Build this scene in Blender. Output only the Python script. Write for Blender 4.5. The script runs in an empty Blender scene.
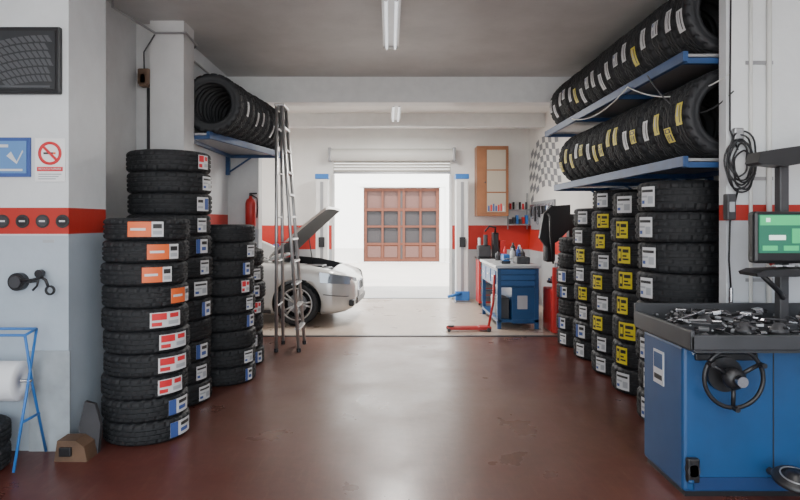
import bpy, bmesh, math, random
from mathutils import Vector, Matrix, Euler
random.seed(7)
C = bpy.context.scene.collection
pi = math.pi

# ------------------------------------------------------------------ materials
MATS = {}
def mat(name, col, rough=0.5, metal=0.0, var=0.0, vscale=8.0, bump=0.0, bscale=60.0, emit=None, es=0.0, coat=0.0, spec=0.5):
    if name in MATS: return MATS[name]
    m = bpy.data.materials.new(name); m.use_nodes = True
    nt = m.node_tree; b = nt.nodes['Principled BSDF']
    b.inputs['Base Color'].default_value = (*col, 1)
    b.inputs['Roughness'].default_value = rough
    b.inputs['Metallic'].default_value = metal
    b.inputs['Specular IOR Level'].default_value = spec
    if coat: b.inputs['Coat Weight'].default_value = coat; b.inputs['Coat Roughness'].default_value = 0.08
    if emit:
        b.inputs['Emission Color'].default_value = (*emit, 1); b.inputs['Emission Strength'].default_value = es
    tc = nt.nodes.new('ShaderNodeTexCoord')
    n = nt.nodes.new('ShaderNodeTexNoise'); n.inputs['Scale'].default_value = vscale; n.inputs['Detail'].default_value = 5
    nt.links.new(tc.outputs['Object'], n.inputs['Vector'])
    if var > 0:
        r = nt.nodes.new('ShaderNodeMapRange')
        r.inputs['From Min'].default_value = .3; r.inputs['From Max'].default_value = .7
        r.inputs['To Min'].default_value = 1 - var; r.inputs['To Max'].default_value = 1 + var * .4
        nt.links.new(n.outputs['Fac'], r.inputs['Value'])
        mx = nt.nodes.new('ShaderNodeVectorMath'); mx.operation = 'SCALE'
        mx.inputs[0].default_value = col
        nt.links.new(r.outputs[0], mx.inputs['Scale'])
        nt.links.new(mx.outputs[0], b.inputs['Base Color'])
    if bump > 0:
        n2 = nt.nodes.new('ShaderNodeTexNoise'); n2.inputs['Scale'].default_value = bscale; n2.inputs['Detail'].default_value = 3
        nt.links.new(tc.outputs['Object'], n2.inputs['Vector'])
        bp = nt.nodes.new('ShaderNodeBump'); bp.inputs['Strength'].default_value = bump; bp.inputs['Distance'].default_value = .01
        nt.links.new(n2.outputs['Fac'], bp.inputs['Height']); nt.links.new(bp.outputs[0], b.inputs['Normal'])
    MATS[name] = m
    return m

def wall_mat(name, bands, top, var=.10):
    """painted wall: colour bands by world height. bands = [(z_top,colour)...]"""
    m = bpy.data.materials.new(name); m.use_nodes = True
    nt = m.node_tree; b = nt.nodes['Principled BSDF']; b.inputs['Roughness'].default_value = .55
    g = nt.nodes.new('ShaderNodeNewGeometry'); s = nt.nodes.new('ShaderNodeSeparateXYZ')
    nt.links.new(g.outputs['Position'], s.inputs[0])
    prev = None
    cur = (*top, 1)
    for z, c in sorted(bands, reverse=True):
        cm = nt.nodes.new('ShaderNodeMath'); cm.operation = 'LESS_THAN'; cm.inputs[1].default_value = z
        nt.links.new(s.outputs['Z'], cm.inputs[0])
        mx = nt.nodes.new('ShaderNodeMix'); mx.data_type = 'RGBA'
        nt.links.new(cm.outputs[0], mx.inputs[0])
        if prev: nt.links.new(prev, mx.inputs[6])
        else: mx.inputs[6].default_value = cur
        mx.inputs[7].default_value = (*c, 1)
        prev = mx.outputs[2]
    n = nt.nodes.new('ShaderNodeTexNoise'); n.inputs['Scale'].default_value = 1.7; n.inputs['Detail'].default_value = 8; n.inputs['Roughness'].default_value = .65
    nt.links.new(g.outputs['Position'], n.inputs['Vector'])
    r = nt.nodes.new('ShaderNodeMapRange'); r.inputs['From Min'].default_value = .35; r.inputs['From Max'].default_value = .65
    r.inputs['To Min'].default_value = 1 - var; r.inputs['To Max'].default_value = 1.0
    nt.links.new(n.outputs['Fac'], r.inputs['Value'])
    sc = nt.nodes.new('ShaderNodeVectorMath'); sc.operation = 'SCALE'
    if prev: nt.links.new(prev, sc.inputs[0])
    else: sc.inputs[0].default_value = top
    nt.links.new(r.outputs[0], sc.inputs['Scale']); nt.links.new(sc.outputs[0], b.inputs['Base Color'])
    n2 = nt.nodes.new('ShaderNodeTexNoise'); n2.inputs['Scale'].default_value = 25; nt.links.new(g.outputs['Position'], n2.inputs['Vector'])
    bp = nt.nodes.new('ShaderNodeBump'); bp.inputs['Strength'].default_value = .15; bp.inputs['Distance'].default_value = .01
    nt.links.new(n2.outputs['Fac'], bp.inputs['Height']); nt.links.new(bp.outputs[0], b.inputs['Normal'])
    return m

def floor_mat(name, c1, c2, c3, path=True, r0=.22, r1=.5):
    m = bpy.data.materials.new(name); m.use_nodes = True
    nt = m.node_tree; b = nt.nodes['Principled BSDF']; L = nt.links.new
    g = nt.nodes.new('ShaderNodeNewGeometry')
    n1 = nt.nodes.new('ShaderNodeTexNoise'); n1.inputs['Scale'].default_value = .9; n1.inputs['Detail'].default_value = 9; n1.inputs['Roughness'].default_value = .68
    L(g.outputs['Position'], n1.inputs['Vector'])
    cr = nt.nodes.new('ShaderNodeValToRGB'); cr.color_ramp.elements[0].position = .38; cr.color_ramp.elements[1].position = .64
    cr.color_ramp.elements[0].color = (*c1, 1); cr.color_ramp.elements[1].color = (*c2, 1)
    L(n1.outputs['Fac'], cr.inputs[0])
    out = cr.outputs[0]
    if path:   # worn driving lane down the middle of the shop
        s = nt.nodes.new('ShaderNodeSeparateXYZ'); L(g.outputs['Position'], s.inputs[0])
        a = nt.nodes.new('ShaderNodeMath'); a.operation = 'SUBTRACT'; a.inputs[1].default_value = .15; L(s.outputs['X'], a.inputs[0])
        ab = nt.nodes.new('ShaderNodeMath'); ab.operation = 'ABSOLUTE'; L(a.outputs[0], ab.inputs[0])
        ns = nt.nodes.new('ShaderNodeMath'); ns.operation = 'MULTIPLY_ADD'; ns.inputs[1].default_value = 1.2; ns.inputs[2].default_value = -.6; L(n1.outputs['Fac'], ns.inputs[0])
        ad = nt.nodes.new('ShaderNodeMath'); ad.operation = 'ADD'; L(ab.outputs[0], ad.inputs[0]); L(ns.outputs[0], ad.inputs[1])
        r = nt.nodes.new('ShaderNodeMapRange'); r.interpolation_type = 'SMOOTHSTEP'
        r.inputs['From Min'].default_value = .4; r.inputs['From Max'].default_value = 2.1; r.inputs['To Min'].default_value = .85; r.inputs['To Max'].default_value = 0
        L(ad.outputs[0], r.inputs['Value'])
        ry = nt.nodes.new('ShaderNodeMapRange'); ry.interpolation_type = 'SMOOTHSTEP'
        ry.inputs['From Min'].default_value = 3.2; ry.inputs['From Max'].default_value = 5.6; ry.inputs['To Min'].default_value = .22; ry.inputs['To Max'].default_value = 1
        L(s.outputs['Y'], ry.inputs['Value'])
        mm = nt.nodes.new('ShaderNodeMath'); mm.operation = 'MULTIPLY'; L(r.outputs[0], mm.inputs[0]); L(ry.outputs[0], mm.inputs[1])
        mx = nt.nodes.new('ShaderNodeMix'); mx.data_type = 'RGBA'; L(mm.outputs[0], mx.inputs[0]); L(out, mx.inputs[6]); mx.inputs[7].default_value = (*c3, 1)
        out = mx.outputs[2]
    # fine dirt
    n3 = nt.nodes.new('ShaderNodeTexNoise'); n3.inputs['Scale'].default_value = 14; n3.inputs['Detail'].default_value = 8; n3.inputs['Roughness'].default_value = .75
    L(g.outputs['Position'], n3.inputs['Vector'])
    r3 = nt.nodes.new('ShaderNodeMapRange'); r3.inputs['From Min'].default_value = .3; r3.inputs['From Max'].default_value = .7; r3.inputs['To Min'].default_value = .8; r3.inputs['To Max'].default_value = 1.1
    L(n3.outputs['Fac'], r3.inputs['Value'])
    sc = nt.nodes.new('ShaderNodeVectorMath'); sc.operation = 'SCALE'; L(out, sc.inputs[0]); L(r3.outputs[0], sc.inputs['Scale'])
    # faint scuffs: stretched noise
    mp = nt.nodes.new('ShaderNodeMapping'); mp.inputs['Scale'].default_value = (9, .9, 1); mp.inputs['Rotation'].default_value = (0, 0, .35); L(g.outputs['Position'], mp.inputs['Vector'])
    n5 = nt.nodes.new('ShaderNodeTexNoise'); n5.inputs['Scale'].default_value = 3.0; n5.inputs['Detail'].default_value = 6; n5.inputs['Roughness'].default_value = .7; L(mp.outputs[0], n5.inputs['Vector'])
    r5 = nt.nodes.new('ShaderNodeMapRange'); r5.inputs['From Min'].default_value = .52; r5.inputs['From Max'].default_value = .78; r5.inputs['To Min'].default_value = 0; r5.inputs['To Max'].default_value = .22; L(n5.outputs['Fac'], r5.inputs['Value'])
    m5 = nt.nodes.new('ShaderNodeMix'); m5.data_type = 'RGBA'; L(r5.outputs[0], m5.inputs[0]); L(sc.outputs[0], m5.inputs[6]); m5.inputs[7].default_value = (c3[0] * 1.1, c3[1] * 1.1, c3[2] * 1.1, 1)
    L(m5.outputs[2], b.inputs['Base Color'])
    n4 = nt.nodes.new('ShaderNodeTexNoise'); n4.inputs['Scale'].default_value = 1.6; n4.inputs['Detail'].default_value = 5; n4.inputs['Roughness'].default_value = .55
    L(g.outputs['Position'], n4.inputs['Vector'])
    rr = nt.nodes.new('ShaderNodeMapRange'); rr.inputs['From Min'].default_value = .3; rr.inputs['From Max'].default_value = .7; rr.inputs['To Min'].default_value = r0; rr.inputs['To Max'].default_value = r1
    L(n4.outputs['Fac'], rr.inputs['Value']); L(rr.outputs[0], b.inputs['Roughness'])
    bp = nt.nodes.new('ShaderNodeBump'); bp.inputs['Strength'].default_value = .05; bp.inputs['Distance'].default_value = .01
    L(n3.outputs['Fac'], bp.inputs['Height']); L(bp.outputs[0], b.inputs['Normal'])
    return m

rubber = mat('rubber', (.014, .015, .018), .6, var=.25, vscale=20, bump=.15, bscale=120)
rubber2 = mat('rubber_tread', (.010, .011, .013), .72)
black = mat('black_plastic', (.013, .013, .015), .4)
dkgrey = mat('dark_grey', (.05, .05, .055), .5, var=.2)
grey = mat('grey_metal', (.35, .35, .36), .4, metal=.6)
alu = mat('aluminium', (.55, .55, .55), .38, metal=.85, var=.1)
steel = mat('steel', (.5, .5, .52), .25, metal=1)
white = mat('white_paint', (.76, .76, .75), .5, var=.06)
offwhite = mat('offwhite_plastic', (.70, .70, .67), .5)
blue = mat('blue_paint', (.010, .070, .20), .38, var=.12, vscale=5, coat=.15)
bluerail = mat('rack_blue', (.015, .06, .18), .45, var=.2)
blueb = mat('bright_blue', (.03, .17, .50), .45)
red = mat('red_paint', (.50, .022, .02), .4, var=.15)
ored = mat('label_orange', (.80, .14, .03), .5)
lred = mat('label_red', (.66, .03, .04), .5)
lwhite = mat('label_white', (.66, .67, .68), .5)
lyel = mat('label_yellow', (.70, .58, .03), .5)
lblue = mat('label_blue', (.05, .10, .32), .5)
lblk = mat('label_black', (.03, .03, .03), .5)
lgrey = mat('label_grey', (.40, .42, .45), .5)
brown = mat('brown_wood', (.13, .075, .045), .6, var=.35, vscale=6)
wood = mat('varnished_wood', (.34, .14, .06), .45, var=.2, vscale=4)
carpaint = mat('car_silver', (.58, .57, .55), .32, metal=.35, coat=.6)
glassdk = mat('car_glass', (.02, .025, .03), .06, spec=.8)
lampglass = mat('headlight_glass', (.26, .29, .33), .08, metal=.3, coat=1)
green = mat('screen_green', (.02, .3, .12), .4, emit=(.05, .5, .18), es=.45)
screen = mat('screen_dark', (.02, .10, .07), .3, emit=(.02, .16, .09), es=.4)
swhite = mat('screen_white', (.5, .6, .55), .3, emit=(.6, .8, .7), es=.6)
tubew = mat('tube_glow', (.85, .87, .9), .3, emit=(.9, .95, 1), es=.5)
slatm = mat('shutter_slat', (.48, .46, .42), .5, metal=.2)

# ------------------------------------------------------------------ builder
class B:
    def __init__(s): s.v = []; s.f = []; s.m = []; s.sm = []; s.mats = []
    def mi(s, m):
        if m not in s.mats: s.mats.append(m)
        return s.mats.index(m)
    def add(s, vs, fs, m, smooth=False, M=None):
        o = len(s.v); k = s.mi(m)
        for p in vs:
            p = Vector(p)
            s.v.append(M @ p if M else p)
        for f in fs:
            s.f.append([i + o for i in f]); s.m.append(k); s.sm.append(smooth)
        return s
    def box(s, x0, x1, y0, y1, z0, z1, m, bev=0, M=None, seg=2):
        c = Vector(((x0 + x1) / 2, (y0 + y1) / 2, (z0 + z1) / 2))
        bm = bmesh.new(); bmesh.ops.create_cube(bm, size=1)
        for v in bm.verts: v.co = Vector((v.co.x * abs(x1 - x0), v.co.y * abs(y1 - y0), v.co.z * abs(z1 - z0))) + c
        if bev: bmesh.ops.bevel(bm, geom=bm.edges[:], offset=bev, segments=seg, affect='EDGES', profile=.5)
        bm.verts.index_update()
        s.add([v.co.copy() for v in bm.verts], [[v.index for v in f.verts] for f in bm.faces], m, False, M)
        bm.free(); return s
    def cyl(s, p1, p2, r1, m, r2=None, seg=20, caps=True, M=None, smooth=True):
        p1 = Vector(p1); p2 = Vector(p2); r2 = r1 if r2 is None else r2
        d = (p2 - p1).normalized(); q = d.to_track_quat('Z', 'Y').to_matrix()
        vs = []
        for i in range(seg):
            a = 2 * pi * i / seg
            vs.append(p1 + q @ Vector((math.cos(a) * r1, math.sin(a) * r1, 0)))
        for i in range(seg):
            a = 2 * pi * i / seg
            vs.append(p2 + q @ Vector((math.cos(a) * r2, math.sin(a) * r2, 0)))
        s.add(vs, [[i, (i + 1) % seg, seg + (i + 1) % seg, seg + i] for i in range(seg)], m, smooth, M)
        if caps:
            s.add(vs[:seg], [list(range(seg))[::-1]], m, False, M); s.add(vs[seg:], [list(range(seg))], m, False, M)
        return s
    def tube(s, pts, r, m, seg=8, M=None):
        pts = [Vector(p) for p in pts]; n = len(pts); vs = []; fs = []
        up = None
        for i, p in enumerate(pts):
            t = (pts[min(i + 1, n - 1)] - pts[max(i - 1, 0)]).normalized()
            if up is None:
                up = Vector((0, 0, 1)) if abs(t.z) < .9 else Vector((1, 0, 0))
            a = (up - t * up.dot(t))
            if a.length < 1e-4: a = t.orthogonal()
            a.normalize(); b2 = t.cross(a); up = a
            for j in range(seg):
                an = 2 * pi * j / seg
                vs.append(p + a * math.cos(an) * r + b2 * math.sin(an) * r)
        for i in range(n - 1):
            for j in range(seg):
                fs.append([i * seg + j, i * seg + (j + 1) % seg, (i + 1) * seg + (j + 1) % seg, (i + 1) * seg + j])
        fs.append(list(range(seg))[::-1]); fs.append([(n - 1) * seg + j for j in range(seg)])
        return s.add(vs, fs, m, True, M)
    def lathe(s, prof, m, seg=48, M=None, closed=False, smooth=True):
        n = len(prof); vs = []; fs = []
        for i in range(seg):
            a = 2 * pi * i / seg
            for r, z in prof: vs.append((r * math.cos(a), r * math.sin(a), z))
        k = n if closed else n - 1
        for i in range(seg):
            for j in range(k):
                a = i * n + j; b_ = i * n + (j + 1) % n; c = ((i + 1) % seg) * n + (j + 1) % n; d = ((i + 1) % seg) * n + j
                fs.append([a, d, c, b_])
        return s.add(vs, fs, m, smooth, M)
    def prism(s, pts, y0, y1, m, M=None):
        """polygon in XZ extruded along Y"""
        n = len(pts)
        vs = [(x, y0, z) for x, z in pts] + [(x, y1, z) for x, z in pts]
        fs = [list(range(n)), list(range(n, 2 * n))[::-1]] + [[i, i + n, (i + 1) % n + n, (i + 1) % n] for i in range(n)]
        return s.add(vs, fs, m, False, M)
    def build(s, name, parent=None, loc=None, rot=None, fixn=True):
        me = bpy.data.meshes.new(name)
        me.from_pydata([tuple(v) for v in s.v], [], s.f)
        for m in s.mats: me.materials.append(m)
        for p, k, sm in zip(me.polygons, s.m, s.sm): p.material_index = k; p.use_smooth = sm
        if fixn:
            bm = bmesh.new(); bm.from_mesh(me); bmesh.ops.recalc_face_normals(bm, faces=bm.faces[:]); bm.to_mesh(me); bm.free()
        me.update()
        o = bpy.data.objects.new(name, me); C.objects.link(o)
        if parent: o.parent = parent
        if loc: o.location = loc
        if rot: o.rotation_euler = rot
        return o
def empty(name, loc=(0, 0, 0), rot=(0, 0, 0)):
    e = bpy.data.objects.new(name, None); C.objects.link(e); e.location = loc; e.rotation_euler = rot; e.empty_display_size = .1
    return e
def RX(a): return Matrix.Rotation(a, 4, 'X')
def RY(a): return Matrix.Rotation(a, 4, 'Y')
def RZ(a): return Matrix.Rotation(a, 4, 'Z')
def T(x, y, z): return Matrix.Translation((x, y, z))
def text(name, body, size, m, parent, M):
    cu = bpy.data.curves.new(name, 'FONT'); cu.body = body; cu.size = size; cu.extrude = .0006; cu.align_x = 'CENTER'; cu.align_y = 'CENTER'
    o = bpy.data.objects.new(name, cu); C.objects.link(o); o.data.materials.append(m)
    bpy.context.view_layer.update()
    o.parent = parent; o.matrix_local = parent.matrix_world.inverted() @ M
    return o

# ------------------------------------------------------------------ room shell
CEIL = 3.63
W1 = wall_mat('wall_front_paint', [(1.516, (.44, .51, .58)), (1.70, (.50, .03, .02))], (.74, .77, .79), .13)
W2 = wall_mat('wall_workshop_paint', [(1.03, (.54, .57, .59)), (1.53, (.58, .03, .02))], (.86, .85, .82), .08)
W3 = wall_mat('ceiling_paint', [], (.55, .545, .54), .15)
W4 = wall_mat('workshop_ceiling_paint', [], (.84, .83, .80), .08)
WP = wall_mat('pillar_paint', [(1.50, (.52, .55, .58))], (.64, .64, .64), .15)
WR = wall_mat('right_pillar_paint', [(1.61, (.62, .65, .69)), (1.72, (.50, .03, .02))], (.76, .78, .79), .12)
F1 = floor_mat('floor_red_paint', (.070, .018, .014), (.112, .033, .026), (.25, .155, .12), True, .25, .42)
F2 = floor_mat('floor_concrete', (.42, .33, .26), (.52, .42, .34), (.5, .44, .38), False, .24, .42)

def shell(name, x0, x1, y0, y1, z0, z1, m): return B().box(x0, x1, y0, y1, z0, z1, m).build(name)
shell('floor', -3.6, 3.6, -2, 8.42, -.12, 0, F1)
shell('floor_workshop', -6.2, 3.1, 8.42, 12.7, -.12, 0, F2)
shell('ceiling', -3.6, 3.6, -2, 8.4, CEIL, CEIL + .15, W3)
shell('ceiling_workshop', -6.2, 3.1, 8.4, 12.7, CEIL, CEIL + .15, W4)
shell('wall_left_front', -3.6, -3.4, -2, 4.2, 0, CEIL, W1)
shell('wall_left_pier', -3.6, -2.25, 4.2, 4.75, 0, CEIL, W1)
shell('wall_left_recess', -3.6, -2.6, 4.75, 6.35, 0, CEIL, WP)
B().box(-2.6, -2.42, 6.15, 6.35, 0, CEIL, WP).box(-2.42, -2.08, 6.05, 6.37, 0, CEIL, WP).build('wall_left_pillar')
shell('wall_left', -2.48, -2.27, 6.37, 8.4, 0, CEIL, W1)
shell('wall_left_return', -2.48, -1.84, 8.4, 8.62, 0, CEIL, WP)
shell('wall_workshop_front', -6.2, -2.48, 8.42, 8.62, 0, CEIL, W2)
shell('wall_workshop_left', -6.4, -6.2, 8.42, 12.7, 0, CEIL, W2)
PY = 4.15   # front face of the right pillar
shell('wall_right_pillar', 2.325, 3.6, PY, PY + .09, 0, CEIL, WR)
shell('wall_right_front', 3.4, 3.6, -2, PY, 0, CEIL, W1)
shell('wall_right', 2.9, 3.1, PY + .09, 8.4, 0, CEIL, W1)
shell('wall_workshop_right', 2.9, 3.1, 8.4, 12.5, 0, CEIL, W2)
B().box(-2.27, 2.9, 8.38, 8.62, 3.27, CEIL, white).build('ceiling_beam')
B().box(-6.2, 2.9, 11.2, 11.4, 3.38, CEIL, white).build('ceiling_beam')
B().box(-6.2, -1.17, 12.5, 12.7, 0, CEIL, W2).box(1.25, 3.1, 12.5, 12.7, 0, CEIL, W2).box(-1.17, 1.25, 12.5, 12.7, 3.12, CEIL, W2).build('wall_back')
B().box(-1.17, 1.25, 12.52, 12.70, 0.0, .012, grey).build('trim_1')
B().box(-1.84, 2.9, 8.36, 8.44, 0.0, .010, dkgrey, .003).build('trim_2')
B().box(-3.6, -3.0, -2.2, -2, 0, CEIL, W1).box(3.0, 3.6, -2.2, -2, 0, CEIL, W1).build('wall_front')
B().box(-1.21, -1.15, 12.46, 12.5, 0, 2.58, white).box(1.23, 1.29, 12.46, 12.5, 0, 2.58, white).build('trim_5')

# roller shutter
sh = B()
sh.cyl((-1.2, 12.34, 2.98), (1.28, 12.34, 2.98), .13, offwhite, seg=28)
for i in range(5):
    z = 2.64 + i * .06
    sh.box(-1.17, 1.25, 12.45, 12.475, z + .004, z + .056, slatm, .01)
for x in (-1.23, 1.31): sh.box(x - .03, x + .03, 12.2, 12.49, 2.85, 3.12, grey, .01)
sh.box(-1.17, 1.25, 12.44, 12.485, 2.60, 2.642, grey, .004)
sh.build('roller_shutter')

# ------------------------------------------------------------------ street outside
road = mat('street_concrete', (.48, .44, .40), .8, var=.1, vscale=1.2)
shell('ground_street', -20, 20, 12.7, 24, -.14, -.01, road)
shell('ground_forecourt', -20, 20, -20, -2, -.14, -.01, road)
fac = wall_mat('facade_paint', [(.55, (.60, .58, .55))], (.82, .81, .78), .05)
B().box(-14, -1.05, 24, 24.4, 0, 8, fac).box(1.98, 14, 24, 24.4, 0, 8, fac).box(-1.05, 1.98, 24, 24.4, 2.98, 8, fac).build('wall_street_building')
gatem = mat('gate_brown', (.10, .036, .022), .7, var=.1, spec=.2)
pane = mat('gate_pane', (.030, .026, .027), .5, spec=.3)
panet = mat('gate_pane_upper', (.10, .05, .04), .5, spec=.3)
g = B()
g.box(-1.04, 1.97, 24.12, 24.2, 0, 2.1, pane); g.box(-1.04, 1.97, 24.12, 24.2, 2.1, 2.97, panet)
for x, hw in ((-.99, .06), (-.30, .04), (.37, .05), (.55, .05), (1.22, .04), (1.91, .06)): g.box(x - hw, x + hw, 24.02, 24.14, 0, 2.96, gatem)
g.box(.40, .52, 24.05, 24.14, 0, 2.96, lblk)
for z, hh in ((.06, .06), (.72, .045), (1.42, .04), (2.1, .06), (2.9, .06)): g.box(-1.04, 1.97, 24.03, 24.13, z - hh, z + hh, gatem)
g.box(-1.0, .4, 24.06, 24.13, .1, .7, gatem); g.box(.52, 1.93, 24.06, 24.13, .1, .7, gatem)
for x0_, x1_ in ((-.9, -.37), (-.23, .30), (.62, 1.15), (1.29, 1.82)):
    g.box(x0_, x1_, 24.045, 24.07, .18, .62, panet, .01)
g.build('door_street')
B().box(-1.25, 2.18, 23.9, 23.99, 3.0, 3.15, fac).box(-1.25, -1.06, 23.92, 23.99, 0, 3.0, fac).box(1.99, 2.18, 23.92, 23.99, 0, 3.0, fac).build('trim_3')

# ------------------------------------------------------------------ tyres
TM = {}
def tyre_mesh(R, w, rb=None):
    key = (R, w)
    if key in TM: return TM[key]
    rb = rb or R * .64
    h = w / 2
    prof = [(rb, -h * .72), (rb + .012, -h * .86), (rb + .03, -h * .93), (rb + .035, -h * .90), (rb + .05, -h * .97), (R - .045, -h * 1.0), (R - .028, -h * .96), (R - .022, -h * .93)]
    tread = []
    grooves = [-.42, 0, .42]
    tread.append((R - .010, -h * .84)); tread.append((R - .004, -h * .74))
    for gq in grooves:
        tread += [(R - .001, h * (gq - .09)), (R - .010, h * (gq - .07)), (R - .010, h * (gq + .07)), (R - .001, h * (gq + .09))]
    tread.append((R - .004, h * .74)); tread.append((R - .010, h * .84))
    prof2 = [(r, -z) for r, z in prof[::-1]]
    inner = [(rb + .01, h * .6), (R - .04, h * .75), (R - .022, 0), (R - .04, -h * .75), (rb + .01, -h * .6)]
    full = prof + tread + prof2 + inner
    n = len(full); seg = 96
    b = B(); vs = []
    a0 = len(prof); a1 = a0 + len(tread)
    for i in range(seg):
        for j, (r, z) in enumerate(full):
            a = 2 * pi * i / seg
            if a0 - 1 <= j <= a1:
                t = z / h
                ph = (i + (2 if t > 0 else 0) + int(abs(t) * 2)) % 4
                if abs(t) > .5 and ph == 0: r -= .009
                elif abs(t) <= .5 and ph == 0 and abs(r - (R - .001)) < 1e-6: r -= .005
                a += .05 * t
            vs.append((r * math.cos(a), r * math.sin(a), z))
    fs = []; fs2 = []
    for i in range(seg):
        for j in range(n):
            q = [i * n + j, ((i + 1) % seg) * n + j, ((i + 1) % seg) * n + (j + 1) % n, i * n + (j + 1) % n]
            (fs2 if a0 <= j < a1 - 1 else fs).append(q)
    b.add(vs, fs, rubber, True)
    k = b.mi(rubber2)
    for f in fs2: b.f.append(f); b.m.append(k); b.sm.append(False)
    ob = b.build('tyre'); me = ob.data
    bpy.data.objects.remove(ob)
    TM[key] = me
    return me

def patch(b, M, R, a0, a1, z0, z1, m, n=6):
    vs = []; fs = []
    for i in range(n + 1):
        a = a0 + (a1 - a0) * i / n
        vs += [(R * math.cos(a), R * math.sin(a), z0), (R * math.cos(a), R * math.sin(a), z1)]
    for i in range(n): fs.append([2 * i, 2 * i + 2, 2 * i + 3, 2 * i + 1])
    b.add(vs, fs, m, True, M)

def label(b, M, R, ac, da, w, kind):
    z = w * .33; R0 = R + .002; R1 = R + .004
    def P(u0, u1, v0, v1, m, r=R1):
        patch(b, M, r, ac - da / 2 + da * u0, ac - da / 2 + da * u1, -z + 2 * z * v0, -z + 2 * z * v1, m, 5)
    base = {'orange': lwhite, 'red': lwhite, 'blue': lwhite, 'white': lwhite, 'yellow': lyel, 'whiteb': lwhite, 'strip': lwhite, 'ystrip': lyel}[kind]
    P(0, 1, 0, 1, base, R0)
    if kind == 'orange':
        P(0, .66, .0, 1, ored); P(.70, .95, .55, .85, lblk); P(.70, .95, .15, .4, lgrey); P(.08, .5, .42, .58, lwhite, R1 + .001)
    elif kind == 'red':
        P(.05, .5, .5, .95, lred); P(.05, .35, .1, .35, lred); P(.6, .92, .6, .9, lred); P(.55, .92, .15, .4, lgrey)
    elif kind == 'blue':
        P(0, .30, .0, 1, lblue); P(.42, .9, .62, .85, lblk); P(.42, .8, .2, .45, lblue)
    elif kind == 'yellow':
        P(.08, .35, .12, .88, lblk); P(.13, .3, .3, .7, lyel, R1 + .001); P(.45, .9, .65, .85, lblk); P(.45, .9, .2, .3, lblk); P(.45, .75, .4, .5, lblk)
    elif kind == 'white':
        P(.06, .9, .72, .85, lblk); P(.06, .5, .46, .56, lgrey); P(.06, .3, .15, .32, lblue); P(.55, .9, .15, .52, lgrey)
    elif kind == 'whiteb':
        P(.60, .95, .1, .9, lblue); P(.06, .45, .6, .8, lblk); P(.06, .45, .2, .35, lgrey)
    elif kind in ('strip', 'ystrip'):
        P(.1, .9, .6, .75, lblk); P(.1, .6, .25, .4, lgrey)

def tyre_stack(x, y, R, w, n, kinds, offs, da=.75, jit=.014):
    e = empty('tyre_stack', (x, y, 0)); me = tyre_mesh(R, w); lb = B()
    ac = math.atan2(-y, -x)
    for i in range(n):
        o = bpy.data.objects.new('tyre_%d' % (i + 1), me); C.objects.link(o); o.parent = e
        dx = random.uniform(-jit, jit) if i else 0; dy = random.uniform(-jit, jit) if i else 0
        o.location = (dx, dy, w * (i + .5)); o.rotation_euler = (0, 0, random.uniform(0, 6.28))
        k = kinds[i % len(kinds)]
        if k: label(lb, T(dx, dy, w * (i + .5)), R, ac + offs[i % len(offs)] + random.uniform(-.08, .08), da * random.uniform(.8, 1.1), w, k)
    if lb.v: lb.build('labels', parent=e, fixn=False)
    return e
tyre_stack(-1.84, 4.55, .307, .163, 10, ['blue', 'blue', 'red', 'red', 'red', 'red', 'orange', 'orange', 'orange', 'orange'],
           [.95, .95, .68, .6, .72, .5, .95, .25, .42, -.05], .74)
tyre_stack(-1.98, 5.42, .360, .185, 12, ['white', 'white', 'blue', None, 'blue', 'white', 'white', 'blue', 'white', 'whiteb', 'white', 'red'],
           [.95, .9, .85, .8, .9, .75, .85, .9, .8, .8, 1.0, .95], .40)
tyre_stack(-1.70, 6.12, .325, .175, 9, ['blue', 'white', None, 'blue', 'white', 'red', 'blue', 'white', None], [.9, .8, .85, .95], .40)
tyre_stack(-1.76, 6.85, .32, .185, 7, ['blue', 'white', None, 'red'], [.9, .7, .8], .4)
L_ = -.75
tyre_stack(2.35, 4.85, .33, .24, 8, ['white', 'whiteb', 'white', 'white', 'white', 'white', 'white', 'white'], [L_ * 1.15, L_ * 1.05, L_ * 1.1], .42)
tyre_stack(2.46, 5.72, .33, .235, 8, ['white', 'yellow', 'yellow', 'yellow', 'yellow', 'yellow', 'yellow', 'white'], [L_ * .95, L_ * 1.0, L_ * .9], .5)
tyre_stack(2.5, 6.42, .33, .215, 9, ['white', 'white', 'yellow', 'white', 'yellow', 'white', 'yellow', 'yellow', 'white'], [L_ * 1.1, L_ * .95], .42)
tyre_stack(2.52, 7.12, .33, .22, 8, ['white', 'blue', 'white', 'yellow', 'white', 'yellow', 'white', 'white'], [L_ * 1.05, L_ * 1.1], .42)
tyre_stack(2.53, 7.84, .33, .2, 7, ['white', 'blue', None, 'blue', 'whiteb', None, None], [L_ * 1.1], .42)

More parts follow.
